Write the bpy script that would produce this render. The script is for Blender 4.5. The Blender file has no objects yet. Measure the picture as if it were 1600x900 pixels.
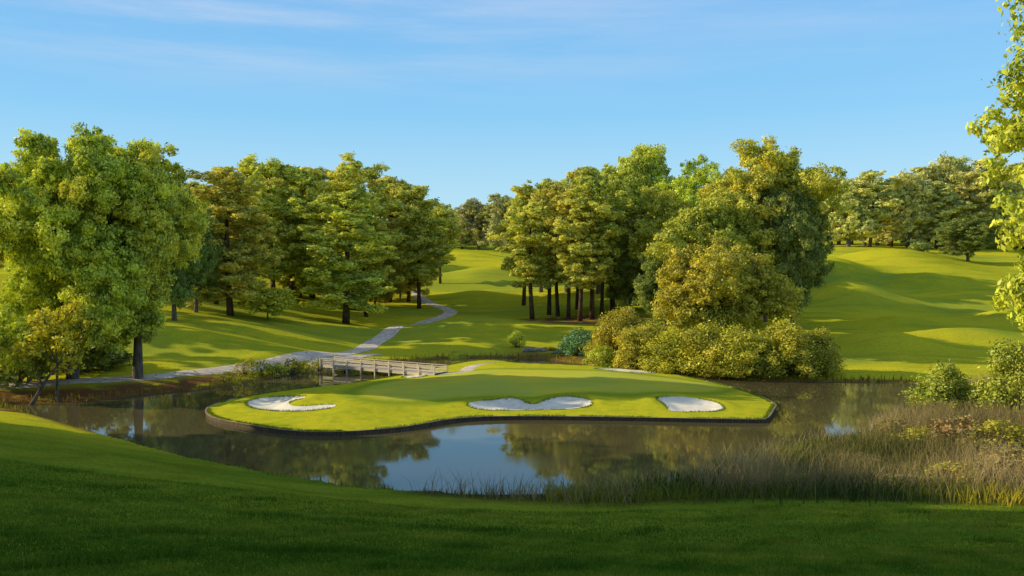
import bpy, math, random
import numpy as np
from mathutils import Vector, Matrix
from mathutils.geometry import delaunay_2d_cdt
R = math.radians
rng = np.random.default_rng(11)
random.seed(11)
S = bpy.context.scene
C = S.collection

# ------------------------------------------------------------------ camera
F, EYE, PITCH = 1386.0, 14.0, math.atan(30/1386.0)
cp, sp = math.cos(PITCH), math.sin(PITCH)
def ray(px, py):
    u, v = (px-800)/F, (450-py)/F
    y, z = cp+v*sp, -sp+v*cp
    return u/y, z/y                       # per metre of depth
def P(px, py, z):                         # where a sight line meets height z
    a, b = ray(px, py); d = (z-EYE)/b
    return (a*d, d)
def PX(px, d): return ray(px, 450)[0]*d
def PZ(py, d): return EYE+ray(800, py)[1]*d

cam = bpy.data.cameras.new('camera'); co = bpy.data.objects.new('camera', cam); C.objects.link(co)
cam.sensor_width = 36; cam.lens = 36*F/1600; cam.clip_end = 20000
co.location = (0, 0, EYE); co.rotation_euler = (math.pi/2-PITCH, 0, 0)
S.camera = co
S.view_settings.view_transform = 'Standard'; S.view_settings.look = 'None'
S.view_settings.exposure = 0; S.view_settings.gamma = 1
S.render.engine = 'CYCLES'
S.cycles.use_denoising = True
S.cycles.max_bounces = 8; S.cycles.transparent_max_bounces = 8

# ------------------------------------------------------------------ helpers
def smooth(a, b, x):
    t = np.clip((np.asarray(x, float)-a)/(b-a), 0, 1); return t*t*(3-2*t)
def chaikin(p, n=2, closed=True):
    p = np.array(p, float)
    for _ in range(n):
        q = np.roll(p, -1, 0) if closed else p[1:]
        b = p if closed else p[:-1]
        r = np.empty((len(b)*2, p.shape[1])); r[0::2] = .75*b+.25*q; r[1::2] = .25*b+.75*q
        if not closed: r = np.vstack([p[:1], r, p[-1:]])
        p = r
    return p
def resample(p, step, closed=True):
    p = np.array(p, float)
    if closed: p = np.vstack([p, p[:1]])
    s = np.r_[0, np.cumsum(np.linalg.norm(np.diff(p, axis=0), axis=1))]
    n = max(3, int(round(s[-1]/step)))
    t = np.linspace(0, s[-1], n+1)
    if closed: t = t[:-1]
    return np.stack([np.interp(t, s, p[:, k]) for k in range(p.shape[1])], 1)
def sdist(x, y, poly):                    # signed distance, positive outside
    x = np.asarray(x, float).ravel(); y = np.asarray(y, float).ravel()
    poly = np.asarray(poly); d2 = np.full(x.shape, 1e18); ins = np.zeros(x.shape, bool)
    for (ax, ay), (bx, by) in zip(poly, np.roll(poly, -1, 0)):
        ex, ey = bx-ax, by-ay; l = ex*ex+ey*ey+1e-12
        t = np.clip(((x-ax)*ex+(y-ay)*ey)/l, 0, 1)
        d2 = np.minimum(d2, (x-ax-t*ex)**2+(y-ay-t*ey)**2)
        c = ((ay > y) != (by > y)) & (x < (bx-ax)*(y-ay)/((by-ay) if abs(by-ay) > 1e-12 else 1e-12)+ax)
        ins ^= c
    d = np.sqrt(d2); return np.where(ins, -d, d)
_ph = np.random.default_rng(3).uniform(0, 6.28, (24, 3))
def wav(x, y, s, k=0):                    # cheap smooth noise, about -1..1
    r = 0
    for i in range(6):
        a = _ph[(i+k) % 24]; f = (1+.37*i)/s
        r = r+np.sin(x*f*math.cos(a[0])+y*f*math.sin(a[0])+a[1])*(1/(1+.4*i))
    return r/2.6
def make_mesh(name, V, Q, mat, attrs=None, smooth_shade=False):
    V = np.asarray(V, np.float32); me = bpy.data.meshes.new(name)
    if isinstance(Q, np.ndarray):
        n, k = Q.shape
        me.vertices.add(len(V)); me.vertices.foreach_set('co', V.ravel())
        me.loops.add(n*k); me.loops.foreach_set('vertex_index', Q.astype(np.int32).ravel())
        me.polygons.add(n); me.polygons.foreach_set('loop_start', np.arange(0, n*k, k, dtype=np.int32))
        me.polygons.foreach_set('loop_total', np.full(n, k, np.int32))
        me.update(calc_edges=True)
    else:
        me.from_pydata([tuple(map(float, v)) for v in V], [], [tuple(map(int, f)) for f in Q]); me.update()
    for an, (dom, arr) in (attrs or {}).items():
        arr = np.asarray(arr, np.float32)
        if arr.ndim == 2: me.attributes.new(an, 'FLOAT_VECTOR', dom).data.foreach_set('vector', arr.ravel())
        else: me.attributes.new(an, 'FLOAT', dom).data.foreach_set('value', arr)
    if smooth_shade: me.polygons.foreach_set('use_smooth', np.ones(len(me.polygons), bool))
    me.materials.append(mat); return me
def obj(name, me, parent=None):
    o = bpy.data.objects.new(name, me); C.objects.link(o)
    if parent: o.parent = parent
    return o
def tag(o, label, cat, group=None):
    o['label'] = label; o['category'] = cat
    if group: o['group'] = group
    return o
def empty(name, loc, label, cat, group=None, rz=0):
    o = bpy.data.objects.new(name, None); C.objects.link(o)
    o.location = loc; o.rotation_euler = (0, 0, rz); o.empty_display_size = .5
    return tag(o, label, cat, group)
class MB:                                 # collects boxes and tubes into one mesh
    def __init__(s): s.v = []; s.f = []
    def tube(s, pts, rad, n=7):
        pts = np.asarray(pts, float); b0 = len(s.v); up = np.array([0.31, .17, .93])
        for i, p in enumerate(pts):
            t = pts[min(i+1, len(pts)-1)]-pts[max(i-1, 0)]; t = t/(np.linalg.norm(t)+1e-9)
            a = np.cross(t, up if abs(t@up) < .95 else np.array([1., 0, 0])); a /= np.linalg.norm(a); b = np.cross(t, a)
            for k in range(n):
                w = 2*math.pi*k/n; s.v.append(p+rad[i]*(math.cos(w)*a+math.sin(w)*b))
        for i in range(len(pts)-1):
            for k in range(n):
                s.f.append((b0+i*n+k, b0+i*n+(k+1) % n, b0+(i+1)*n+(k+1) % n, b0+(i+1)*n+k))
        s.f.append(tuple(b0+k for k in range(n))[::-1]); e = b0+(len(pts)-1)*n; s.f.append(tuple(e+k for k in range(n)))
    def beam(s, a, b, w, h):              # bar from a to b, w wide, h tall
        a, b = Vector(a), Vector(b); t = (b-a).normalized()
        side = t.cross(Vector((0, 0, 1))); side = side.normalized() if side.length > 1e-4 else Vector((1, 0, 0))
        up = side.cross(t); i = len(s.v)
        for p in (a, b):
            for k, m in ((-1, -1), (1, -1), (1, 1), (-1, 1)): s.v.append(np.array(p+side*(k*w/2)+up*(m*h/2)))
        s.f += [(i, i+1, i+2, i+3), (i+7, i+6, i+5, i+4)]+[(i+k, i+4+k, i+4+(k+1) % 4, i+(k+1) % 4) for k in range(4)]
    def box(s, c, sx, sy, sz, rz=0):
        i = len(s.v); ca, sa = math.cos(rz), math.sin(rz)
        for z in (-1, 1):
            for k, m in ((-1, -1), (1, -1), (1, 1), (-1, 1)):
                x, y = k*sx/2, m*sy/2; s.v.append(np.array((c[0]+x*ca-y*sa, c[1]+x*sa+y*ca, c[2]+z*sz/2)))
        s.f += [(i+3, i+2, i+1, i), (i+4, i+5, i+6, i+7)]+[(i+k, i+(k+1) % 4, i+4+(k+1) % 4, i+4+k) for k in range(4)]
    def mesh(s, name, mat, sm=False): return make_mesh(name, np.array(s.v), s.f, mat, None, sm)

# ------------------------------------------------------------------ materials
class NT:
    def __init__(s, name):
        s.m = bpy.data.materials.new(name); s.m.use_nodes = True; s.t = s.m.node_tree; s.t.nodes.clear()
        s.out = s.n('ShaderNodeOutputMaterial')
    def n(s, typ, ins=None, **kw):
        x = s.t.nodes.new(typ)
        for k, v in kw.items(): setattr(x, k, v)
        for k, v in (ins or {}).items(): s.set(x.inputs[k], v)
        return x
    def set(s, sock, v):
        if isinstance(v, bpy.types.NodeSocket): s.t.links.new(v, sock)
        elif hasattr(v, 'outputs'): s.t.links.new(v.outputs[0], sock)
        else:
            if isinstance(v, (tuple, list)) and len(v) == 3 and sock.type == 'RGBA': v = (*v, 1)
            sock.default_value = v
    def noise(s, scale, detail=4, vec=None, rough=.55, sc=None):
        if vec is None: vec = s.n('ShaderNodeTexCoord').outputs['Object']
        if sc: vec = s.n('ShaderNodeMapping', {'Vector': vec, 'Scale': sc}).outputs[0]
        return s.n('ShaderNodeTexNoise', {'Vector': vec, 'Scale': scale, 'Detail': detail, 'Roughness': rough}).outputs['Fac']
    def ramp(s, fac, a, b):
        return s.n('ShaderNodeMapRange', {'Value': fac, 'From Min': a, 'From Max': b}, interpolation_type='SMOOTHSTEP').outputs[0]
    def mix(s, f, a, b, mode='MIX'):
        x = s.n('ShaderNodeMix', data_type='RGBA', blend_type=mode)
        s.set(x.inputs[0], f); s.set(x.inputs[6], a); s.set(x.inputs[7], b); return x.outputs[2]
    def math(s, op, a, b=0.0):
        return s.n('ShaderNodeMath', {0: a, 1: b}, operation=op).outputs[0]
    def attr(s, name): return s.n('ShaderNodeAttribute', attribute_name=name).outputs['Fac']
    def bump(s, h, strength, dist): return s.n('ShaderNodeBump', {'Height': h, 'Strength': strength, 'Distance': dist}).outputs[0]
    def pbr(s, col, rough=.8, spec=.3, normal=None, **kw):
        x = s.n('ShaderNodeBsdfPrincipled', {'Base Color': col, 'Roughness': rough, 'Specular IOR Level': spec})
        for k, v in kw.items(): s.set(x.inputs[k], v)
        if normal is not None: s.set(x.inputs['Normal'], normal)
        return x.outputs[0]
    def done(s, sh): s.set(s.out.inputs[0], sh); return s.m

def grass_shader(t, col, normal):
    # short turf: diffuse with some light coming through the blades
    d = t.n('ShaderNodeBsdfDiffuse', {'Color': col, 'Roughness': 0.0, 'Normal': normal}).outputs[0]
    return d
    tilt = t.n('ShaderNodeBsdfSheen', {'Color': t.mix(1, col, (1.0, .9, .5), 'MULTIPLY'), 'Roughness': .45, 'Normal': normal}).outputs[0]
    return t.n('ShaderNodeAddShader', {0: d, 1: tilt}).outputs[0]

def mat_ground():
    t = NT('turf')
    tc = t.n('ShaderNodeTexCoord').outputs['Object']
    n1 = t.noise(.035, 5, tc); n2 = t.noise(.4, 5, tc); n3 = t.noise(5, 3, tc); st = t.noise(.25, 4, tc, sc=(.22, 1, 1))
    c = t.mix(t.ramp(n1, .35, .65), (.46, .47, .026), (.68, .60, .028))
    c = t.mix(t.ramp(n2, .4, .75), c, (.65, .54, .034))
    c = t.mix(t.math('MULTIPLY', t.ramp(st, .48, .68), .55), c, (.25, .33, .026))
    c = t.mix(t.math('MULTIPLY', t.ramp(n3, .42, .66), .55), c, (.20, .26, .022))
    c = t.mix(t.math('MULTIPLY', t.ramp(t.noise(.022, 4, tc, .6, (.5, 1, 1)), .46, .60), .6), c, (.20, .30, .045))
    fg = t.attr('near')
    cf = t.mix(t.ramp(st, .38, .62), (.12, .21, .018), (.26, .31, .026))  # near turf: lusher green, with some of its shade painted into the colour
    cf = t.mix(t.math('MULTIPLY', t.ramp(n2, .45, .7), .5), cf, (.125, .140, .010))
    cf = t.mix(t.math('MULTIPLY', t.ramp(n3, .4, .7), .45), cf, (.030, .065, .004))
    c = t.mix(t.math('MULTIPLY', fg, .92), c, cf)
    mud = t.math('MULTIPLY', t.attr('mud'), t.ramp(t.math('ADD', n2, t.math('MULTIPLY', n3, .5)), .45, .75))
    c = t.mix(t.math('MULTIPLY', t.attr('mud'), t.ramp(n2, .22, .5)), c, t.mix(n3, (.13, .055, .024), (.24, .115, .05)))
    c = t.mix(t.math('MULTIPLY', t.attr('straw'), t.ramp(n2, .30, .52)), c, t.mix(n3, (.20, .085, .045), (.30, .15, .08)))
    c = t.mix(t.math('MULTIPLY', t.attr('weed'), t.ramp(n2, .2, .5)), c, t.mix(n3, (.035, .05, .012), (.11, .085, .03)))
    h = t.math('ADD', t.math('MULTIPLY', n3, .5), t.math('MULTIPLY', t.noise(22, 2, tc), .5))
    return t.done(grass_shader(t, c, t.bump(h, .55, .10)))
def mat_island():
    t = NT('putting turf')
    tc = t.n('ShaderNodeTexCoord').outputs['Object']
    n1 = t.noise(.09, 4, tc); n2 = t.noise(.9, 4, tc); n3 = t.noise(7, 3, tc); st = t.noise(.45, 3, tc, sc=(.3, 1, 1))
    rough = t.mix(t.ramp(n2, .35, .7), (.60, .54, .028), (.42, .45, .026))
    rough = t.mix(t.math('MULTIPLY', t.ramp(n3, .45, .7), .4), rough, (.21, .26, .022))
    green = t.mix(t.ramp(n1, .35, .65), (.46, .50, .075), (.62, .55, .055))
    green = t.mix(t.math('MULTIPLY', t.ramp(st, .5, .7), .4), green, (.42, .38, .045))
    c = t.mix(t.attr('green'), rough, green)
    c = t.mix(t.math('MULTIPLY', t.attr('collar'), .75), c, (.20, .30, .028))
    h = t.math('ADD', n3, t.noise(24, 2, tc))
    return t.done(grass_shader(t, c, t.bump(h, .35, .05)))
def mat_simple(name, a, b, scale, rough=.85, spec=.2, bump=.3, dist=.02, sc=None):
    t = NT(name); n = t.noise(scale, 5, None, .6, sc)
    return t.done(t.pbr(t.mix(t.ramp(n, .3, .7), a, b), rough, spec, t.bump(n, bump, dist)))
def mat_leaf(name, dark, light, warm, transl=.35, jit=.08, haze=0.0):
    t = NT(name)
    oi = t.n('ShaderNodeObjectInfo').outputs['Random']
    c = t.mix(t.attr('tint'), dark, light)
    c = t.mix(t.math('MULTIPLY', t.ramp(t.attr('warm'), .55, 1), .65), c, warm)
    hs = t.n('ShaderNodeHueSaturation', {'Color': c, 'Hue': t.n('ShaderNodeMapRange', {'Value': oi, 'To Min': .5-jit*.35, 'To Max': .5+jit*.25}).outputs[0],
             'Saturation': 1.0, 'Value': t.n('ShaderNodeMapRange', {'Value': t.math('FRACT', t.math('MULTIPLY', oi, 7.3)), 'To Min': 1.27-jit*2, 'To Max': 1.27+jit*2}).outputs[0]}).outputs[0]
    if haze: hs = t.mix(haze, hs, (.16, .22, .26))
    cn = t.n('ShaderNodeVectorTransform', {'Vector': t.n('ShaderNodeAttribute', attribute_name='puff').outputs['Vector']}, vector_type='NORMAL', convert_from='OBJECT', convert_to='WORLD').outputs[0]
    gn = t.n('ShaderNodeNewGeometry').outputs['Normal']
    va = t.n('ShaderNodeVectorMath', {0: t.n('ShaderNodeVectorMath', {0: cn, 3: .40}, operation='SCALE').outputs[0], 1: gn}, operation='ADD').outputs[0]
    nn = t.n('ShaderNodeVectorMath', {0: va}, operation='NORMALIZE').outputs[0]
    d = t.n('ShaderNodeBsdfDiffuse', {'Color': t.mix(1, hs, (1.3, 1.3, 1.3), 'MULTIPLY'), 'Roughness': .3, 'Normal': nn}).outputs[0]
    tr = t.n('ShaderNodeBsdfTranslucent', {'Color': t.mix(1, hs, (transl*1.05, transl*1.0, transl*.42), 'MULTIPLY')}).outputs[0]
    m = t.n('ShaderNodeAddShader', {0: d, 1: tr}).outputs[0]
    g = t.n('ShaderNodeBsdfGlossy', {'Color': (.9, .9, .8), 'Roughness': .45}).outputs[0]
    return t.done(t.n('ShaderNodeMixShader', {0: .03, 1: m, 2: g}).outputs[0])
def mat_water():
    t = NT('pond water')
    tc = t.n('ShaderNodeTexCoord').outputs['Object']
    a = t.noise(.5, 3, tc, sc=(1, .5, 1)); b = t.noise(3.2, 3, tc, sc=(1, .45, 1))
    h = t.math('ADD', t.math('MULTIPLY', a, .8), t.math('MULTIPLY', b, .3))
    c = t.mix(t.ramp(t.noise(.05, 3, tc), .3, .7), (.095, .078, .036), (.120, .096, .046))
    return t.done(t.pbr(c, t.math('ADD', .03, t.math('MULTIPLY', t.ramp(t.noise(.12, 3, tc), .45, .7), .05)), .5, t.bump(h, .05, .05), IOR=1.34))
def mat_blade(name, cols):
    t = NT(name); r = t.n('ShaderNodeValToRGB', {'Fac': t.attr('tint')})
    e = r.color_ramp.elements; e[0].position = 0; e[0].color = (*cols[0], 1); e[1].position = 1; e[1].color = (*cols[-1], 1)
    for i, c in enumerate(cols[1:-1]): x = e.new((i+1)/(len(cols)-1)); x.color = (*c, 1)
    d = t.n('ShaderNodeBsdfDiffuse', {'Color': r.outputs[0]}).outputs[0]; tr = t.n('ShaderNodeBsdfTranslucent', {'Color': r.outputs[0]}).outputs[0]
    return t.done(t.n('ShaderNodeMixShader', {0: .35, 1: d, 2: tr}).outputs[0])

def mat_sand():
    t = NT('bunker sand'); tc = t.n('ShaderNodeTexCoord').outputs['Object']
    n = t.noise(1.4, 5, tc); w_ = t.n('ShaderNodeTexWave', {'Vector': tc, 'Scale': 2.2, 'Distortion': 5.0, 'Detail': 2.0}).outputs['Fac']
    c = t.mix(t.ramp(n, .3, .7), (.80, .71, .60), (.95, .88, .77))
    c = t.mix(t.math('MULTIPLY', t.ramp(t.noise(.6, 3, tc), .52, .70), .35), c, (.70, .60, .48))
    return t.done(t.pbr(c, .95, .1, t.bump(t.math('ADD', n, t.math('MULTIPLY', w_, .35)), .35, .05)))
def mat_path():
    t = NT('concrete path'); tc = t.n('ShaderNodeTexCoord').outputs['Object']
    c = t.mix(t.ramp(t.noise(.7, 5, tc), .3, .7), (.60, .49, .40), (.80, .68, .57))
    c = t.mix(t.math('MULTIPLY', t.ramp(t.noise(.18, 4, tc), .5, .68), .6), c, (.36, .30, .25))
    v = t.n('ShaderNodeTexVoronoi', {'Vector': tc, 'Scale': .45}, feature='DISTANCE_TO_EDGE').outputs['Distance']
    c = t.mix(t.ramp(v, .035, .0), c, (.20, .17, .14))
    return t.done(t.pbr(c, .9, .2, t.bump(t.noise(6, 4, tc), .3, .02)))
M = dict(
    ground=mat_ground(), island=mat_island(), water=mat_water(),
    sand=mat_sand(),
    path=mat_path(),
    wood=mat_simple('weathered timber', (.52, .44, .35), (.74, .63, .51), 3, .85, .2, .3, .01, (1, 1, 8)),
    darkwood=mat_simple('wet dark timber', (.075, .052, .034), (.16, .115, .075), 2.5, .8, .25, .4, .02, (3, 3, 1)),
    capwood=mat_simple('timber cap', (.22, .165, .11), (.38, .30, .21), 1.2, .85, .2, .3, .01),
    bark=mat_simple('pine bark', (.055, .036, .025), (.17, .105, .070), 3.5, .95, .1, .8, .05, (1, 1, .25)),
    greybark=mat_simple('grey bark', (.07, .058, .045), (.20, .165, .13), 3.0, .95, .1, .8, .05, (1, 1, .25)),
    rock=mat_simple('grey stone', (.16, .15, .13), (.34, .31, .28), 1.8, .9, .2, .6, .06),
    big=mat_leaf('broad leaf', (0.080, 0.107, 0.015), (.42, .435, .050), (.56, .52, .06), .48),
    yellow=mat_leaf('yellowing leaf', (0.120, 0.128, 0.014), (.45, .43, .04), (.55, .48, .04), .40, .03),
    pine=mat_leaf('pine needle', (0.100, 0.117, 0.022), (.46, .455, .075), (.54, .49, .075), .40, .05),
    darkleaf=mat_leaf('dark leaf', (0.035, 0.058, 0.015), (.17, .21, .040), (.24, .25, .045), .35),
    mid=mat_leaf('mid leaf', (0.075, 0.098, 0.015), (.37, .385, .050), (.48, .44, .055), .42),
    oak=mat_leaf('olive leaf', (0.085, 0.087, 0.014), (.37, .34, .040), (.48, .40, .042), .42, .03),
    lime=mat_leaf('lime leaf', (0.085, 0.113, 0.014), (.35, .38, .040), (.44, .43, .045), .45),
    soft=mat_leaf('soft green leaf', (.05, .075, .014), (.26, .29, .040), (.34, .32, .045), .42, .03),
    bush=mat_leaf('ochre bush leaf', (0.068, 0.075, 0.010), (.36, .335, .032), (.45, .385, .04), .42, .04),
    teal=mat_leaf('blue green leaf', (0.045, 0.095, 0.045), (.16, .28, .13), (.18, .31, .11), .3),
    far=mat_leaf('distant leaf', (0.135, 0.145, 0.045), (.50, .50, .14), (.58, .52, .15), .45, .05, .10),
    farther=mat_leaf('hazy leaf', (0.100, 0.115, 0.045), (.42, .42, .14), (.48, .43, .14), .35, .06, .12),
)

# ------------------------------------------------------------------ plan of the place
WATER = chaikin([(-54, 91), (-47, 86), (-32, 72), (-23, 64.7), (-14.4, 58.8), (-8.9, 55.8), (-2, 54.3), (5, 54.5), (10, 57), (19, 66),
    (30, 75), (38, 86), (46, 98), (54, 104), P(1430, 598, 0), P(1300, 597, 0), P(1180, 595, 0), P(1050, 587, 0), P(960, 578, 0), P(900, 566, 0),
    P(800, 558, 0), P(700, 560, 0), P(600, 566, 0), P(530, 572, 0), P(500, 578, 0), P(470, 583, 0), P(400, 595, 0), P(340, 606, 0), P(250, 614, 0), P(130, 628, 0)], 2)
ZI = .34
ISLE = [P(a, b, ZI) for a, b in [(320, 640), (330, 652), (380, 662), (460, 674), (530, 675), (600, 670), (650, 664), (700, 654), (760, 650), (860, 650),
    (1000, 652), (1100, 654), (1180, 655), (1196, 655), (1196, 655), (1200, 651), (1211, 634), (1211, 632), (1195, 622), (1150, 606), (1090, 592), (1035, 582), (960, 574), (900, 570), (800, 567), (785, 563),
    (745, 562), (690, 572), (640, 584), (560, 597), (500, 604), (430, 612), (370, 622), (335, 631)]]
ISLE = resample(chaikin(ISLE, 2), .55)

ctl = [(0, 0, 12.2), (0, 15, 8.5), (0, 30, 4.6), (0, 42, 2.0), (0, 51, .6), (-20, 40, 4.2), (-27, 56, 2.2), (-40, 60, 3.0), (-30, 50, 3.7), (-50, 72, 1.9), (-62, 88, 1.6),
    (-25, 15, 8.8), (25, 15, 8.2), (20, 30, 4.2), (20, 44, 1.9), (29, 50, .9), (25, 58, .6), (36, 66, 1.0), (50, 75, 1.9), (62, 90, 2.4), (60, 60, 2.5), (45, 40, 3.0), (75, 110, 1.5),
    (-200, 100, 5), (-200, 250, 17), (-250, 400, 24), (0, 520, 30), (250, 300, 21), (250, 450, 33), (200, 100, 5), (150, 50, 5), (0, -60, 14), (-80, 0, 10), (80, 0, 9),
    (-100, -50, 13), (100, -50, 13), (0, 700, 26), (-400, 700, 28), (400, 700, 40), (-400, 0, 12), (400, 0, 12), (400, 300, 22), (-400, 300, 22), (-90, 100, 3.0), (-90, 60, 5)]
for px, py, d in [(100, 597, 99), (230, 588, 105), (370, 575, 113), (250, 560, 125), (200, 500, 145), (350, 490, 165), (450, 545, 140), (450, 510, 165), (550, 502, 188), (600, 520, 175),
    (640, 480, 228), (330, 447, 215), (500, 457, 245), (100, 425, 250), (450, 405, 320), (740, 520, 165), (740, 507, 185), (740, 546, 142), (690, 488, 215), (800, 492, 212), (760, 470, 245),
    (740, 430, 300), (740, 410, 345), (740, 391, 400), (830, 500, 190), (925, 502, 185), (900, 545, 148), (1000, 480, 210), (1100, 480, 200), (1200, 480, 200), (1000, 440, 270), (1100, 420, 300),
    (1400, 585, 116), (1400, 548, 140), (1400, 492, 190), (1400, 432, 260), (1400, 396, 312), (1400, 386, 345), (1240, 422, 270), (1250, 505, 170), (1300, 560, 130), (1560, 502, 180), (1560, 550, 140),
    (1560, 432, 260), (1560, 400, 312), (515, 563, 126), (600, 556, 142), (640, 515, 185), (300, 520, 140), (500, 530, 155), (1250, 396, 320)]:
    ctl.append((PX(px, d), d, PZ(py, d)))
ctl += [(PX(740, 440), 455, 27), (PX(640, 430), 430, 23), (PX(850, 430), 430, 23)]
ctl += [(PX(1400, 400), 400, PZ(383, 400)), (PX(1560, 400), 400, PZ(382, 400)), (PX(1280, 400), 400, PZ(384, 400))]
ctl = np.array(ctl)
_c = ctl[:, :2]/100
def _U(r2): return np.where(r2 > 1e-12, .5*r2*np.log(np.maximum(r2, 1e-12)), 0)
_K = _U(((_c[:, None]-_c[None])**2).sum(-1))+np.eye(len(_c))*2e-4
_T = np.c_[np.ones(len(_c)), _c]
_w = np.linalg.solve(np.block([[_K, _T], [_T.T, np.zeros((3, 3))]]), np.r_[ctl[:, 2], 0, 0, 0])
def tps(x, y):
    x = np.clip(x, -330, 330)/100; y = np.clip(y, -60, 640)/100
    r = _w[-3]+_w[-2]*x+_w[-1]*y
    for i, (a, b) in enumerate(_c): r = r+_w[i]*_U((x-a)**2+(y-b)**2)
    return r
def axis(parts):
    out = []
    for a, b, s in parts: out += list(np.arange(a, b, s))
    return np.array(out+[parts[-1][1]], float)
AX = axis([(-5000, -600, 550), (-600, -200, 25), (-200, -90, 5), (-90, 75, .8), (75, 160, 2), (160, 240, 5), (240, 600, 25), (600, 5000, 550)])
AY = axis([(-600, -60, 60), (-60, 10, 5), (10, 150, .7), (150, 260, 1.6), (260, 480, 4), (480, 700, 20), (700, 9000, 600)])
GX, GY = np.meshgrid(AX, AY)
gx, gy = GX.ravel(), GY.ravel()
g0 = tps(gx, gy)
near_w = (gx > -140) & (gx < 140) & (gy > 30) & (gy < 190)
sdw = np.full(gx.shape, 99.); sdw[near_w] = sdist(gx[near_w], gy[near_w], WATER)
# mounds and folds of the fairways
und = .35*wav(gx, gy, 13, 0)*smooth(120, 170, gy)+.9*wav(gx, gy, 34, 5)*smooth(150, 240, gy)
def ridge(x0, x1, y0, amp, wid, tilt=0.0):
    yy = gy-y0-tilt*(gx-x0); return amp*np.exp(-(yy/wid)**2)*smooth(x0-12, x0+8, gx)*(1-smooth(x1-8, x1+25, gx))
und += ridge(52, 120, 205, 1.3, 9, -.04)+ridge(60, 130, 262, 1.6, 13)+ridge(55, 125, 150, .8, 8, .05)+ridge(-20, 12, 168, 1.0, 9, -.1)+ridge(-80, -30, 141, .9, 10, -.25)
und += ridge(-30, 10, 330, 1.5, 14)+ridge(-30, 10, 372, 1.6, 12)
for px_, d_, am_, rx_, ry_ in [(1400, 288, 3.2, 30, 13), (1300, 262, 2.4, 16, 10), (1330, 203, 3.0, 18, 8), (1500, 212, 2.0, 24, 9), (1410, 168, 1.4, 14, 7), (1390, 140, 2.0, 13, 7), (1520, 150, 1.2, 18, 8), (1450, 245, 2.0, 12, 7), (1580, 180, 1.6, 10, 7), (1250, 150, 1.0, 10, 8),
        (300, 133, 1.3, 14, 6), (240, 118, .9, 9, 5), (420, 150, 1.2, 14, 7), (560, 172, 1.0, 13, 8), (740, 178, 1.6, 12, 9), (700, 152, .8, 10, 7), (760, 300, 2.2, 20, 12), (735, 345, 2.4, 22, 12), (745, 255, 1.4, 14, 9)]:
    if px_ > 1240: am_, rx_ = am_*1.45, rx_*.62
    if 730 < px_ < 770 and d_ > 250: am_, rx_ = am_*1.5, rx_*.7
    und += am_*np.exp(-((gx-PX(px_, d_))/rx_)**2-((gy-d_)/ry_)**2)
und += .16*wav(gx*.35, gy, 5, 9)*(gy < 60)*smooth(8, 20, gy)
g0 = g0+und
w = smooth(0, 9, sdw)
bank = .16+.10*np.clip(sdw, 0, 4)
gz = np.where(sdw > 0, bank*(1-w)+np.maximum(g0, .35+.04*np.clip(sdw, 0, 10))*w, -np.minimum(1.6, .15+.45*-sdw))
gz = gz+np.where((sdw > 0) & near_w, .06*wav(gx, gy, 1.7, 3), 0)
GZ = gz.reshape(GX.shape)
def ground(x, y):
    i = int(np.clip(np.searchsorted(AX, x)-1, 0, len(AX)-2)); j = int(np.clip(np.searchsorted(AY, y)-1, 0, len(AY)-2))
    u = (x-AX[i])/(AX[i+1]-AX[i]); v = (y-AY[j])/(AY[j+1]-AY[j])
    return float((GZ[j, i]*(1-u)+GZ[j, i+1]*u)*(1-v)+(GZ[j+1, i]*(1-u)+GZ[j+1, i+1]*u)*v)
def ground_v(x, y):
    i = np.clip(np.searchsorted(AX, x)-1, 0, len(AX)-2); j = np.clip(np.searchsorted(AY, y)-1, 0, len(AY)-2)
    u = (x-AX[i])/(AX[i+1]-AX[i]); v = (y-AY[j])/(AY[j+1]-AY[j])
    return (GZ[j, i]*(1-u)+GZ[j, i+1]*u)*(1-v)+(GZ[j+1, i]*(1-u)+GZ[j+1, i+1]*u)*v
nx, ny = len(AX), len(AY)
ii, jj = np.meshgrid(np.arange(nx-1), np.arange(ny-1)); b = (jj*nx+ii).ravel()
Q = np.stack([b, b+1, b+nx+1, b+nx], 1)
REED = np.array([(-7, 53.2), (-3, 51.8), (2, 50.2), (8, 49.5), (16, 49), (26, 48), (40, 46), (60, 44), (90, 60), (90, 100), (58, 106), (50, 102), (42, 92), (34, 82), (24, 71), (14, 60), (7, 56.5), (-2, 55.6), (-7, 55.8)])
REED = chaikin(REED, 2)
sr = np.full(gx.shape, 99.); sr[near_w] = sdist(gx[near_w], gy[near_w], REED)
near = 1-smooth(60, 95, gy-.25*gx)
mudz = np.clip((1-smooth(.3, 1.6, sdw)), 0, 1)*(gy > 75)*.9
mudz = np.maximum(mudz, (1-smooth(3, 6.5, sdw))*smooth(-62, -56, gx)*(1-smooth(-37, -31, gx))*(gy > 84)*(gy < 114))
mudz = np.maximum(mudz, (1-smooth(2, 7, sdw))*smooth(-4, 4, gx)*(1-smooth(16, 26, gx))*(gy > 115)*.8)
st_d = np.hypot((gx-PX(905, 183))/17, (gy-186)/13); straw = 1-smooth(.6, 1.1, st_d)
weed = 1-smooth(-2, 1.0, sr)
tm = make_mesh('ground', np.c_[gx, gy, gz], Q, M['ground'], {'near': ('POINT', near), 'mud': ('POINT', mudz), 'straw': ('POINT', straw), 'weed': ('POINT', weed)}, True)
obj('ground', tm)['kind'] = 'structure'
# pond
wp = [(-75, 40), (75, 40), (75, 150), (-75, 150)]
wx, wy = np.meshgrid(np.linspace(-75, 75, 31), np.linspace(40, 150, 23))
bb = (np.meshgrid(np.arange(30), np.arange(22))[1]*31+np.meshgrid(np.arange(30), np.arange(22))[0]).ravel()
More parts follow.
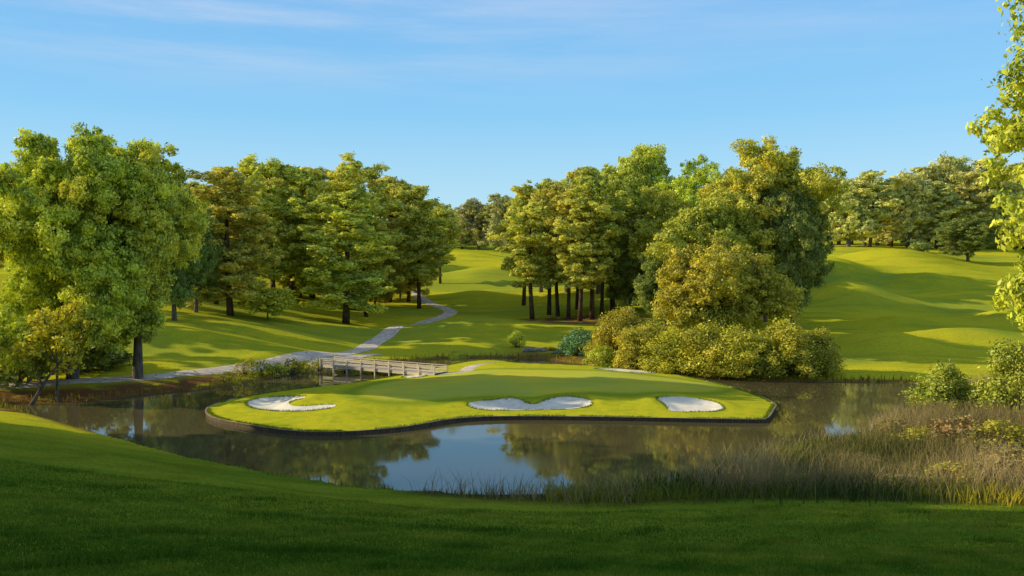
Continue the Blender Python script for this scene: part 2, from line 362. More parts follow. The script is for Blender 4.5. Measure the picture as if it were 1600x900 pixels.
# keep the sheet to the hollow of the pond
cx = wx.ravel(); cyy = wy.ravel(); keep = sdist(cx, cyy, WATER) < 5
QQ = np.stack([bb, bb+1, bb+32, bb+31], 1); QQ = QQ[keep[QQ].any(1)]
obj('pond_water', make_mesh('pond_water', np.c_[cx, cyy, np.zeros(len(cx))], QQ, M['water']))['kind'] = 'structure'

# ------------------------------------------------------------------ island green
BUNK = [
 ('hook shaped white sand bunker at the left end of the island green', [(380, 632), (396, 625), (430, 621), (482, 621), (472, 625), (455, 628), (450, 632), (462, 636), (495, 633), (528, 632), (521, 637), (484, 642), (440, 643), (400, 640)]),
 ('two lobed white sand bunker in the middle of the island front slope', [(725, 632), (748, 628), (776, 627), (795, 622), (815, 627), (830, 634), (846, 630), (862, 623), (890, 621), (918, 625), (928, 632), (915, 637), (880, 640), (800, 641), (750, 641)]),
 ('teardrop shaped white sand bunker at the right end of the island green', [(1019, 622), (1070, 621), (1120, 628), (1138, 641), (1090, 644), (1045, 643), (1043, 635)]),
 ('thin sliver of sand bunker along the back right edge of the green', [(920, 575.5), (980, 576.5), (1036, 582.5), (1005, 583.5), (950, 579.5)]),
 ('small pale sand bunker by the island end of the footbridge', [(624, 590), (645, 586.5), (672, 584.5), (664, 588), (640, 591)]),
]
def isle_base(x, y):
    q = -float(sdist([x], [y], ISLE)[0]); return ZI+.10*float(smooth(0, 2, q))+.75*float(smooth(1, 13, q))
def PI_(a, b_):
    z = .8
    for _ in range(12): z = .5*z+.5*isle_base(*P(a, b_, z))
    return P(a, b_, z)
bz = [1.05, 1.05, 1.0, .95, .85]
bpoly = [resample(chaikin([PI_(a, b_) for a, b_ in pts], 2), .35) for (l, pts), z in zip(BUNK, bz)]
GREEN = chaikin([PI_(a, b_) for a, b_ in [(560, 612), (600, 597), (700, 583), (850, 578), (1000, 585), (1110, 600), (1135, 611), (1000, 615), (940, 612), (900, 612), (830, 622), (740, 617), (650, 626), (580, 624)]], 2)
def isle_z(x, y, sand=False):
    s = -sdist(x, y, ISLE)
    z = ZI+.10*smooth(0, 2, s)+.75*smooth(1, 13, s)+.05*wav(np.asarray(x).ravel(), np.asarray(y).ravel(), 4)*smooth(1, 5, s)
    for k, p in enumerate(bpoly):
        q = sdist(x, y, p); dep = .36 if k < 3 else .12
        z = z-dep*(1-smooth(-1.6, .15, q))-(.12*(1-smooth(-.75, -.35, q)) if not sand else 0)
        yy = np.asarray(y).ravel(); cy = p[:, 1].mean()
        if k < 3: z = z+.22*np.exp(-((q-.9)/1.0)**2)*(q > -.2)*smooth(-1.5, 1.5, yy-cy)
    return z
def cdt_mesh(name, poly, step, zf, mat, attrs=None, zoff=0, extra=()):
    poly = np.asarray(poly); mn, mx = poly.min(0), poly.max(0)
    X, Y = np.meshgrid(np.arange(mn[0], mx[0], step), np.arange(mn[1], mx[1], step)); X = X.ravel()+rng.uniform(-.2, .2, X.size)*step; Y = Y.ravel()+rng.uniform(-.2, .2, Y.size)*step
    k = sdist(X, Y, poly) < -step*.45
    pts = np.vstack([poly, np.c_[X[k], Y[k]]])
    n = len(poly)
    vo, eo, fo, _, _, _ = delaunay_2d_cdt([Vector(p) for p in pts], [(i, (i+1) % n) for i in range(n)], [], 1, 1e-5)
    V = np.array([(v.x, v.y) for v in vo]); z = zf(V[:, 0], V[:, 1])+zoff
    at = {k_: ('POINT', f(V[:, 0], V[:, 1])) for k_, f in (attrs or {}).items()}
    return make_mesh(name, np.c_[V, z], np.array([tuple(f) for f in fo]), mat, at, True)
im = cdt_mesh('island_green', ISLE, .55, isle_z, M['island'], {'green': lambda x, y: 1-smooth(-.3, .3, sdist(x, y, GREEN)), 'collar': lambda x, y: np.exp(-((sdist(x, y, GREEN)-1.3)/1.1)**2)})
obj('island_ground', im)['kind'] = 'structure'
for (lab, _), p in zip(BUNK, bpoly):
    def zs(x, y, p=p): return isle_z(x, y, True)+.05*(1-smooth(-.5, 0, sdist(x, y, p)))+.03
    tag(obj('sand_bunker', cdt_mesh('sand_bunker', p, .35, zs, M['sand'])), lab, 'sand bunker', 'sand bunkers on the island green')
# timber bulkhead round the island
bw = empty('retaining_wall', (0, 0, 0), 'dark timber bulkhead wall holding the edge of the island green', 'retaining wall')
mb = MB(); cap = MB()
wl = resample(ISLE, .30); n = len(wl)
cen = wl.mean(0)
area = .5*sum(wl[i][0]*wl[(i+1) % n][1]-wl[(i+1) % n][0]*wl[i][1] for i in range(n)); sg = 1 if area > 0 else -1
for i in range(n):
    a, b_ = wl[i], wl[(i+1) % n]; t_ = (b_-a)/np.linalg.norm(b_-a); nrm = np.array([t_[1], -t_[0]])*sg
    m_ = (a+b_)/2+nrm*(.05+rng.uniform(0, .03)); top = ZI-.02+rng.uniform(-.03, .02)
    mb.box((*m_, (top-1.2)/2), np.linalg.norm(b_-a)*.94, .07, top+1.2, math.atan2(t_[1], t_[0]))
wl2 = resample(ISLE, 1.5); n2 = len(wl2)
for i in range(n2):
    a, b_ = wl2[i], wl2[(i+1) % n2]; t_ = (b_-a)/np.linalg.norm(b_-a); nrm = np.array([t_[1], -t_[0]])*sg
    cap.beam((*(a+nrm*.09-t_*.0), ZI+.01), (*(b_+nrm*.09), ZI+.01), .16, .05)
obj('plank_wall', mb.mesh('plank_wall', M['darkwood']), bw); obj('cap_rail', cap.mesh('cap_rail', M['capwood']), bw)

# ------------------------------------------------------------------ cart paths
def path(name, pts, width, zf, off, label=None):
    c = resample(chaikin(pts, 3, False), .6, False); t_ = np.gradient(c, axis=0); t_ /= np.linalg.norm(t_, axis=1)[:, None]; nr = np.c_[-t_[:, 1], t_[:, 0]]
    m = 7; V = np.concatenate([c+nr*width*(k/(m-1)-.5)*(1+.04*wav(c[:, :1], c[:, 1:], 2)) for k in range(m)]); L = len(c)
    z = zf(V[:, 0], V[:, 1])+off-.06*np.repeat([1, 0, 0, 0, 0, 0, 1], L)
    Qp = np.array([(k*L+i, (k+1)*L+i, (k+1)*L+i+1, k*L+i+1) for k in range(m-1) for i in range(L-1)])
    o = obj(name, make_mesh(name, np.c_[V, z], Qp, M['path'], None, True)); o['kind'] = 'structure'; return o
def on_land(l): return [(PX(px, d), d) for px, d in l]
A, B = np.array((-25.4, 121.8)), np.array((-9.0, 111.9))
path('cart_path', [(-75, 88), (-62, 93)]+on_land([(100, 99.5), (230, 105), (370, 114), (440, 123), (500, 132), (560, 142), (590, 156), (620, 172), (650, 190), (690, 204), (706, 214), (700, 228), (672, 240), (655, 255), (645, 280)]), 3.3, ground_v, .09)
path('bridge_path', [tuple(A+(B-A)/np.linalg.norm(B-A)*.2), tuple(A+(-1.6, 1.2)), tuple(A+(-2.4, 4.6)), tuple(A+(.6, 10.5)), tuple(A+(4.2, 17))], 2.6, ground_v, .11)
path('island_path', [tuple(B-(B-A)*.01), tuple(B+(3.2, -.6)), P(735, 569, .8), P(772, 565.5, .7)], 2.3, lambda x, y: np.maximum(isle_z(x, y), ZI), .03)

# ------------------------------------------------------------------ footbridge
dirb = (B-A)/np.linalg.norm(B-A); nb = np.array((-dirb[1], dirb[0])); Lb = np.linalg.norm(B-A)
za, zb = max(ground(*A)+.12, 1.0), .88
br = empty('footbridge', (*((A+B)/2), 0), 'weathered pale timber footbridge with post and rail sides crossing to the island', 'bridge')
inv = Vector((*((A+B)/2), 0))
def bpt(s, off, z): p = A+dirb*s+nb*off; return (p[0]-inv[0], p[1]-inv[1], za+(zb-za)*s/Lb+z)
dk = MB()
for k in range(int(Lb/.22)): dk.beam(bpt(k*.22+.11, -1.35, rng.uniform(-.01, .01)), bpt(k*.22+.11, 1.35, rng.uniform(-.01, .01)), .20, .06)
obj('deck', dk.mesh('deck', M['wood']), br)
for sd in (-1, 1):
    g = MB(); g.beam(bpt(0, sd*1.25, -.22), bpt(Lb, sd*1.25, -.22), .14, .34); obj('beam', g.mesh('beam', M['wood']), br)
    for z_, h_ in ((.82, .08), (.58, .09), (.32, .09)):
        g = MB(); g.beam(bpt(0, sd*1.31, z_), bpt(Lb, sd*1.31, z_), .07 if z_ < 1 else .18, h_); obj('rail', g.mesh('rail', M['wood']), br)
    npost = 9
    for k in range(npost):
        s_ = Lb*k/(npost-1); g = MB(); deep = -2.2 if 0 < k < npost-1 else -.6
        g.box((*bpt(s_, sd*1.42, 0)[:2], (bpt(s_, 0, 0.82)[2]+bpt(s_, 0, deep)[2])/2), .15, .15, 0.82-deep, math.atan2(dirb[1], dirb[0]))
        obj('post', g.mesh('post', M['wood']), br)
for k in (2, 4, 6):
    g = MB(); s_ = Lb*k/8; g.beam(bpt(s_, -1.4, -.5), bpt(s_, 1.4, -.5), .16, .2); obj('cross_beam', g.mesh('cross_beam', M['darkwood']), br)

# ------------------------------------------------------------------ trees
def leaves(cl, rad, dens, size, rg, flat=1.0, ratio=1.5, up=.25, shell=.62, wob=.95):
    """diamond leaf cards gathered on ragged twig ends inside each clump; cl (n,3), rad (n,3)"""
    dens, size = dens*1.75, size*.72
    vol = np.maximum((rad[:, 0]*rad[:, 1]), .01); cnt = np.maximum(6, (dens*vol).astype(int))
    idx = np.repeat(np.arange(len(cl)), cnt); N = len(idx)
    nt_ = 9                                    # twigs per clump: leaves crowd round their ends
    tw = rg.normal(size=(len(cl), nt_, 3)); tw /= np.linalg.norm(tw, axis=2)[:, :, None]; tl = rg.uniform(.55, 1.30, (len(cl), nt_))
    k = rg.integers(0, nt_, N); d0 = tw[idx, k]
    p_ = d0*(tl[idx, k]*rg.uniform(.45, 1.0, N)**.6)[:, None]+rg.normal(size=(N, 3))*.24
    loose = rg.uniform(size=N) < .22
    dl = rg.normal(size=(N, 3)); dl /= np.linalg.norm(dl, axis=1)[:, None]
    p_ = np.where(loose[:, None], dl*(shell+(1.12-shell)*rg.uniform(size=N))[:, None], p_)
    d = p_/(np.linalg.norm(p_, axis=1)[:, None]+1e-6)
    p = cl[idx]+p_*rad[idx]; p[:, 2] = np.maximum(p[:, 2], .05)
    nrm = d+rg.normal(size=(N, 3))*wob*.8; nrm[:, 2] += up; nrm /= np.linalg.norm(nrm, axis=1)[:, None]
    a = np.cross(nrm, rg.normal(size=(N, 3))); a /= np.linalg.norm(a, axis=1)[:, None]+1e-9; bb = np.cross(nrm, a)
    s = size*rg.uniform(.5, 1.45, N)[:, None]; A_, B_ = a*s*.5*ratio, bb*s*.5/1.0
    V = np.stack([p-A_, p+B_*.8-A_*.1, p+A_, p-B_*.8-A_*.1], 1).reshape(-1, 3)
    ct = rg.uniform(0, 1, (len(cl), nt_)); cw = rg.uniform(0, 1, len(cl))
    tint = np.clip(ct[idx, k]*.85+rg.uniform(-.25, .45, N), 0, 1); warm = np.clip(cw[idx]*.7+rg.uniform(0, .45, N), 0, 1.2)
    return V, tint, warm, d
def crown_mesh(name, parts, mat):
    V = np.concatenate([p[0] for p in parts]); t = np.concatenate([p[1] for p in parts]); w_ = np.concatenate([p[2] for p in parts]); pf = np.concatenate([p[3] for p in parts])
    Qn = np.arange(len(V)).reshape(-1, 4)
    return make_mesh(name, V, Qn, mat, {'tint': ('FACE', t), 'warm': ('FACE', w_), 'puff': ('FACE', pf)})
def fit(me, mb, bark, n):
    V = np.empty(len(me.vertices)*3, np.float32); me.vertices.foreach_get('co', V); V = V.reshape(-1, 3)
    r = np.r_[np.percentile(V[:, 0], [1, 99]), np.percentile(V[:, 1], [1, 99])]
    return me, mb.mesh(n, bark, True), float(np.percentile(V[:, 2], 99.7)), float((r[1]-r[0]+r[3]-r[2])/2)
def limb(mb, a, b, r0, r1, rg, n=5, sides=6, bend=.12):
    a, b = np.array(a, float), np.array(b, float); L = np.linalg.norm(b-a); pts = []
    off = rg.normal(size=3)*L*bend
    for k in range(n):
        t = k/(n-1); pts.append(a+(b-a)*t+off*math.sin(math.pi*t)+rg.normal(size=3)*L*.012*(0 < k < n-1))
    mb.tube(pts, [r0+(r1-r0)*k/(n-1) for k in range(n)], sides)
def gen_decid(seed, H, W, base, lobes, leafsize, dens, mat, bark, asym=.20, droop=0., lob=(.17, .26), trunk=.022, low=None, sub=24):
    rg = np.random.default_rng(seed); mb = MB()
    cz, hz = H*(base+1)/2, H*(1-base)/2
    tr = H*trunk; lean = rg.normal(size=2)*W*.02
    top = np.array([lean[0]*2, lean[1]*2, H*.72])
    trunkpts = [np.array([0, 0, -.6]), np.array([0, 0, 0]), np.array([lean[0]*.3, lean[1]*.3, H*.12]), np.array([*lean, H*.35]), top]
    mb.tube(trunkpts, [tr*1.7, tr*1.35, tr, tr*.7, tr*.2], 9)
    L = []
    for i in range(lobes):
        for _ in range(30):
            z = 1-2*(i+.5)/lobes; ang = i*2.39996+rg.uniform(-.5, .5); rr = math.sqrt(max(0, 1-z*z))
            k = rg.uniform(.50, .86)
            p = np.array([rr*math.cos(ang)*W*.5*k, rr*math.sin(ang)*W*.5*k, cz+z*hz*k*1.02]); break
        p *= np.array([1+rg.normal()*asym, 1+rg.normal()*asym, 1+rg.normal()*.03]); p[2] += -droop*rr*H
        L.append((p, W*rg.uniform(*lob)))
    for _ in range(max(2, lobes//6)): L.append((np.array([rg.normal()*W*.1, rg.normal()*W*.1, cz+rg.normal()*hz*.3]), W*.20))
    for q in low or []: L.append((np.array(q[:3]), q[3]))
    cl, rd = [], []
    for p, r in L:
        r = min(r, max(.8, p[2]-.2)) if p[2] > .8 else r
        t0 = np.clip((p[2]/H)*rg.uniform(.45, .75), .10, .66); s0 = np.array([*(lean*min(1, t0*2.5)), t0*H])
        limb(mb, s0, p, tr*.36, .05, rg, 6)
        for k in range(3):
            dd = rg.normal(size=3); dd /= np.linalg.norm(dd); limb(mb, p-(p-s0)*.25, p+dd*r*.8, .09, .025, rg, 4, 4)
        for k in range(sub):
            dd = rg.normal(size=3); dd[2] += .12; dd /= np.linalg.norm(dd)
            cr = r*rg.uniform(.17, .38); c = p+dd*r*rg.uniform(.50, 1.12)*np.array([1, 1, .85])
            cl.append(c); rd.append((cr*rg.uniform(.85, 1.3), cr*rg.uniform(.85, 1.3), cr*rg.uniform(.6, .95)))
        cl.append(p); rd.append((r*.5, r*.5, r*.4))
    cl, rd = np.array(cl), np.array(rd); cl[:, 2] = np.maximum(cl[:, 2], rd[:, 2]*.8+H*base*.35+rg.uniform(0, .06, len(cl))*H)
    return fit(crown_mesh('crown', [leaves(cl, rd, dens, leafsize, rg)], mat), mb, bark, 'trunk')
def gen_pine(seed, H, W, base, leafsize, dens, mat, bark, nl=34):
    rg = np.random.default_rng(seed); mb = MB(); tr = H*.0115
    ln = rg.normal(size=2)*H*.012
    tp = [np.array([ln[0]*math.sin(3*k/7), ln[1]*math.sin(2.5*k/7), H*.97*k/7]) for k in range(8)]; tp[0][2] = -.6
    mb.tube(tp, [tr*1.35, tr*1.05, tr, tr*.9, tr*.75, tr*.55, tr*.35, .06], 8)
    cl, rd = [], []
    for i in range(nl):
        t = (i+rg.uniform(0, .9))/nl; z = H*(base+(1-base)*t*.97)
        prof = (.62+.75*t) if t < .45 else .96*math.sqrt(max(.03, 1-((t-.45)/.58)**2.0))
        ln_ = W*.5*prof*rg.uniform(.45, 1.12); ang = i*2.39996+rg.uniform(-.5, .5)
        rise = ln_*(.10+.35*t)+rg.normal()*.3
        p0 = np.array([np.interp(z, [q[2] for q in tp], [q[0] for q in tp]), np.interp(z, [q[2] for q in tp], [q[1] for q in tp]), z-.3])
        e = p0+np.array([math.cos(ang)*ln_, math.sin(ang)*ln_, rise])
        limb(mb, p0, e, max(.05, tr*.32*(1.1-t)), .025, rg, 5, 5, .08)
        m = max(3, int(ln_/.62))
        for k in range(m):
            f = .28+.72*(k+rg.uniform(0, 1))/m; c = p0+(e-p0)*f+rg.normal(size=3)*np.array([.75, .75, .5])*(.5+.7*f)
            s = rg.uniform(.42, .92)*W/10
            cl.append(c+np.array([0, 0, .2])); rd.append((s, s*rg.uniform(.8, 1.2), s*rg.uniform(.55, .95)))
    for k in range(5): cl.append(np.array([*(tp[-1][:2]+rg.normal(size=2)*.7), H*rg.uniform(.93, .985)])); s = rg.uniform(.7, 1.1); rd.append((s, s, s*.75))
    for k in range(rg.integers(2, 6)):   # dead stubs below the crown
        z = H*base*rg.uniform(.45, 1); a_ = rg.uniform(0, 6.28); limb(mb, (0, 0, z), (math.cos(a_)*1.5, math.sin(a_)*1.5, z+rg.uniform(-.2, .5)), .05, .02, rg, 4, 4)
    return fit(crown_mesh('crown', [leaves(np.array(cl), np.array(rd), dens, leafsize, rg, ratio=1.9, up=.4, wob=.8)], mat), mb, bark, 'trunk')
def gen_bush(seed, H, W, leafsize, dens, mat, bark, nc=40):
    rg = np.random.default_rng(seed); mb = MB(); cl, rd = [], []
    for i in range(nc):
        z = rg.uniform(.02, 1)**.8; ang = rg.uniform(0, 6.28); rr = math.sqrt(max(0, 1-(z*1.0)**2.2))*rg.uniform(.35, 1)**.5
        r = W*rg.uniform(.09, .17); p = np.array([math.cos(ang)*rr*W*.42, math.sin(ang)*rr*W*.42, max(r*.7, z*H*.88*rg.uniform(.85, 1.08))])
        cl.append(p); rd.append((r*rg.uniform(.8, 1.2), r*rg.uniform(.8, 1.2), r*rg.uniform(.65, 1)))
        if i % 2 == 0: limb(mb, (rg.normal()*.12*W*.3, rg.normal()*.12*W*.3, -.3), p, .05*H/3+.02, .015, rg, 5, 5)
    return fit(crown_mesh('foliage', [leaves(np.array(cl), np.array(rd), dens, leafsize, rg)], mat), mb, bark, 'stems')

G = {}
G['bigtree'] = gen_decid(21, 30, 25, .05, 44, .34, 165, M['big'], M['greybark'], lob=(.075, .16), low=[(4, -9, 6, 3.2), (-7, -8, 5, 3.4), (9, -3, 6.5, 3)], sub=30)
G['edge'] = gen_decid(22, 26, 17, .12, 18, .55, 46, M['lime'], M['greybark'])
G['right'] = gen_decid(23, 35, 21, .06, 38, .36, 105, M['lime'], M['greybark'], lob=(.12, .20))
for k in range(5): G['pine%d' % k] = gen_pine(30+k, 29+k % 3, 13, (.14, .26, .12, .30, .20)[k], .40, 130, M['pine'], M['bark'], 46)
for k in range(3): G['tallpine%d' % k] = gen_pine(40+k, 31, 12, (.27, .30, .25)[k], .40, 130, M['pine'], M['bark'], 42)
G['round0'] = gen_decid(51, 26, 17, .16, 24, .40, 100, M['mid'], M['greybark'])
G['round1'] = gen_decid(52, 27, 18, .15, 24, .40, 100, M['big'], M['greybark'])
G['round2'] = gen_decid(53, 30, 22, .14, 34, .40, 100, M['mid'], M['greybark'], lob=(.14, .21))
G['dark'] = gen_decid(54, 24, 17, .10, 24, .40, 100, M['darkleaf'], M['greybark'])
G['flank'] = gen_decid(58, 28, 18, .27, 24, .36, 120, M['big'], M['greybark'], lob=(.12, .19))
G['oak'] = gen_decid(55, 15, 20, .06, 26, .36, 90, M['oak'], M['greybark'], lob=(.12, .19))
G['thin'] = gen_decid(56, 11, 7.5, .30, 9, .40, 40, M['yellow'], M['greybark'], lob=(.14, .2), trunk=.012)
G['sapling'] = gen_decid(57, 8, 8, .18, 11, .40, 46, M['lime'], M['greybark'], trunk=.014)
G['far0'] = gen_pine(61, 28, 13, .08, .62, 55, M['far'], M['bark'], 32)
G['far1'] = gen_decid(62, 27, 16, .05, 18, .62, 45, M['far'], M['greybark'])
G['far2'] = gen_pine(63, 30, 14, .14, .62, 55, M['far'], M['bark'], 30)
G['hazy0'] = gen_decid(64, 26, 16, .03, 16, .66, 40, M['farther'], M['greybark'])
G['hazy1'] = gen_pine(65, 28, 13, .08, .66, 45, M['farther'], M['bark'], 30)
for k in range(3): G['bush%d' % k] = gen_bush(70+k, 7, 9.5, .27, 110, M['bush'], M['greybark'], 85)
G['limebush0'] = gen_bush(75, 5, 6.5, .30, 80, M['lime'], M['greybark'], 50)
G['greenbush'] = gen_bush(83, 5.5, 7, .28, 90, M['soft'], M['greybark'], 60)
G['limebush1'] = gen_bush(76, 6, 7.5, .26, 100, M['soft'], M['greybark'], 55)
G['tealbush'] = gen_bush(77, 4, 5.5, .28, 85, M['teal'], M['greybark'], 40)
G['darkbush'] = gen_bush(78, 3.2, 7, .4, 50, M['darkleaf'], M['greybark'], 40)
G['bankbush0'] = gen_bush(79, 2.2, 3.0, .22, 90, M['oak'], M['greybark'], 26)
G['bankbush1'] = gen_bush(80, 2.0, 3.0, .22, 90, M['bush'], M['greybark'], 26)

def plant(gen, name, px, d, top, width, label, cat, group=None, rz=None, x=None, h=None):
    cm, tm_, H, W = G[gen]
    x = PX(px, d) if x is None else x; z = ground(x, d)-.05
    h = (PZ(top, d)-z) if h is None else h
    w_ = width/F*d
    o = empty(name, (x, d, z), label, cat, group, random.uniform(0, 6.28) if rz is None else rz)
    o.scale = (w_/W, w_/W, h/H)
    pn = ('foliage', 'stems') if 'bush' in gen else ('crown', 'trunk')
    obj(pn[0], cm, o); obj(pn[1], tm_, o)
    return o
GP = 'pines in the grove left of the cart path'
# left bank
plant('bigtree', 'broadleaf_tree', 112, 102, 214, 232, 'huge dense green broadleaf tree overhanging the left end of the pond', 'tree', rz=.4)
plant('edge', 'broadleaf_tree', -22, 192, 300, 110, 'yellow green broadleaf tree cut off by the left edge of the view', 'tree')
plant('flank', 'broadleaf_tree', 214, 104, 232, 180, 'broadleaf tree with a high crown on the right flank of the huge pond side tree', 'tree')
plant('thin', 'young_tree', 88, 93, 470, 120, 'small yellowing tree leaning over the muddy left bank of the pond', 'tree')
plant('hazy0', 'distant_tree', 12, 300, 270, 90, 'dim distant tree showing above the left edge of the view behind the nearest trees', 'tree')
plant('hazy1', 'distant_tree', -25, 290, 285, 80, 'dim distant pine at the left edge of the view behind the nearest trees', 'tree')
plant('dark', 'broadleaf_tree', 272, 146, 296, 105, 'dark green tree between the huge pond side trees and the left grove', 'tree', rz=.5)
plant('dark', 'broadleaf_tree', 306, 162, 330, 80, 'smaller dark green tree at the left foot of the left grove', 'tree', rz=2.5)
# left grove
for k, (px, d, top, wd, lab) in enumerate([
    (300, 200, 288, 110, 'leftmost pine of the left grove, half hidden by the huge broadleaf tree'),
    (338, 180, 300, 90, 'slim dark trunked pine beside the front left pine of the left grove'),
    (360, 165, 266, 135, 'front left pine of the left grove with a tall bare lit trunk'),
    (395, 225, 249, 125, 'round topped tallest pine at the back left of the left grove'),
    (428, 205, 256, 110, 'pine with a straight bare trunk in the left middle of the left grove'),
    (455, 215, 262, 110, 'pine in the centre of the left grove behind the small lime green tree'),
    (488, 230, 264, 120, 'back pine of the left grove under the dip in its skyline'),
    (540, 180, 300, 140, 'yellowish front pine of the left grove nearest the bridge'),
    (552, 208, 248, 120, 'tallest pine at the right middle of the left grove with a pointed top'),
    (572, 197, 310, 85, 'pine just right of the yellowish front pine in the left grove'),
    (608, 245, 278, 110, 'back right pine of the left grove behind the cart path bend'),
    (655, 228, 293, 88, 'rounded pine at the right end of the left grove beside the cart path'),
    (638, 246, 325, 70, 'shorter pine tucked behind the right end pine of the left grove'),
    (688, 285, 322, 60, 'dark far pine closing the right end of the left grove by the fairway'),
    (515, 250, 285, 120, 'shaded pine deep in the middle of the left grove')]):
    plant('pine%d' % (k % 5), 'pine_tree', px, d, top, wd, lab, 'pine tree', GP)
plant('sapling', 'young_tree', 418, 166, 447, 85, 'small lime green tree in front of the left pine grove', 'tree')
for k, (px, d, top, wd, g_, lab) in enumerate([
    (318, 215, 390, 80, 'oak', 'small olive tree low among the trunks at the left of the left grove'), (385, 230, 385, 90, 'sapling', 'lime understory tree in the shade left of the left grove middle'),
    (470, 225, 395, 85, 'oak', 'olive understory tree in the middle of the left grove'), (505, 215, 400, 80, 'sapling', 'lime understory tree left of the yellowish front pine'),
    (585, 232, 400, 80, 'oak', 'olive understory tree near the right end of the left grove'), (625, 255, 385, 80, 'oak', 'olive understory tree behind the right end pine of the left grove')]):
    plant(g_, 'young_tree', px, d, top, wd, lab, 'tree', 'understory trees of the left grove')
for px, d, top, wd, lab in [(170, 112, 545, 70, 'dark bush right of the trunk of the huge pond side tree'), (130, 108, 525, 110, 'dark bush at the foot of the huge pond side tree'), (30, 99, 520, 110, 'dark bush left of the small yellowing tree on the left bank')]:
    plant('darkbush', 'bank_bush', px, d, top, wd, lab, 'bush')
# middle distance
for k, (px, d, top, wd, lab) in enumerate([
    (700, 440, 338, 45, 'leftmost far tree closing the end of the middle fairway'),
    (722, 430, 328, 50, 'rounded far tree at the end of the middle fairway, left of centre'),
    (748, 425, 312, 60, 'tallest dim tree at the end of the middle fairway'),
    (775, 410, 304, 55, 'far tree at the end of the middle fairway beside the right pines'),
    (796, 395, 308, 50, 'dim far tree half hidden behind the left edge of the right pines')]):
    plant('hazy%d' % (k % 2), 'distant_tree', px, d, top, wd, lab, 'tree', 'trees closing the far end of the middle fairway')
# right grove
GR = 'pines in the grove right of the middle fairway'
for k, (px, d, top, wd, lab) in enumerate([
    (818, 232, 290, 75, 'back left pine of the right grove at the edge of the middle fairway'),
    (832, 190, 318, 95, 'leftmost front pine of the right grove with a lone dark trunk'),
    (858, 205, 283, 85, 'second pine from the left in the right grove, with a paired trunk'),
    (872, 199, 290, 80, 'third trunk from the left in the right pine grove'),
    (888, 190, 300, 80, 'pine in the middle of the right grove with a dark short trunk'),
    (902, 215, 266, 85, 'tall back pine in the middle of the right grove'),
    (906, 184, 310, 90, 'front pine of the right grove with a pale sunlit trunk'),
    (925, 188, 264, 95, 'tallest front pine of the right grove near its right end'),
    (940, 196, 300, 80, 'slender pine between two tall pines at the right of the right grove'),
    (958, 200, 262, 95, 'rightmost tall pine of the right grove beside the pale green tree')]):
    plant('tallpine%d' % (k % 3), 'pine_tree', px, d, top, wd, lab, 'pine tree', GR)
plant('round0', 'broadleaf_tree', 1000, 225, 231, 125, 'pale green round topped tree rising behind the right pine grove', 'tree')
plant('round1', 'broadleaf_tree', 1075, 215, 252, 130, 'green broadleaf tree between the pale round tree and the tallest tree', 'tree')
plant('round2', 'broadleaf_tree', 1192, 172, 226, 180, 'tallest broadleaf tree on the right of the right grove', 'tree')
plant('dark', 'broadleaf_tree', 1238, 166, 296, 105, 'dark broadleaf tree with low branches at the edge of the right fairway', 'tree')
plant('round0', 'broadleaf_tree', 1110, 165, 312, 150, 'light green broadleaf tree in front of the tallest tree, above the olive tree', 'tree', rz=2.1)
plant('dark', 'broadleaf_tree', 1015, 205, 330, 110, 'shaded tree low behind the right pine grove', 'tree', rz=1)
plant('round1', 'broadleaf_tree', 1165, 250, 285, 110, 'green broadleaf tree added out of sight behind the tallest tree of the right grove for its shadow', 'tree', rz=.7)  # this tree and the next are added to shade the right fairway
plant('round2', 'broadleaf_tree', 1192, 238, 288, 100, 'green broadleaf tree added behind the right shoulder of the tallest tree for its shadow', 'tree', rz=2.7)
plant('oak', 'broadleaf_tree', 1122, 140, 384, 190, 'wide olive coloured round tree above the ochre bushes', 'tree')
for k, (g_, px, d, top, wd, lab) in enumerate([('round1', 845, 262, 302, 80, 'green broadleaf tree filling in behind the left pines of the right grove'), ('round0', 885, 255, 283, 85, 'olive broadleaf tree filling in behind the middle pines of the right grove'),
    ('round1', 935, 245, 275, 95, 'green broadleaf tree behind the tall right pines of the right grove'), ('dark', 985, 196, 345, 90, 'dark low tree between the right pines and the olive tree'), ('round0', 1045, 190, 300, 110, 'olive broadleaf tree at the inner left shoulder of the olive round tree'), ('dark', 1040, 165, 400, 90, 'dark low tree at the left foot of the olive round tree')]):
    plant(g_, 'broadleaf_tree', px, d, top, wd, lab, 'tree', 'trees filling in the right grove', rz=k*1.3)
for k, (x, y, h) in enumerate([(-92, 124, 25), (-99, 137, 27), (-90, 149, 24), (-104, 160, 27), (-94, 173, 25), (-100, 187, 26)]):  # pines added mostly out of sight to streak the left slope with shadow
    plant('tallpine%d' % (k % 3), 'pine_tree', 0, y, 0, 8.5*F/y, 'pine added on the upper left slope for its shadow streaks, behind the huge pond side tree', 'pine tree', 'pines added for shadow on the upper left slope', x=x, h=h)
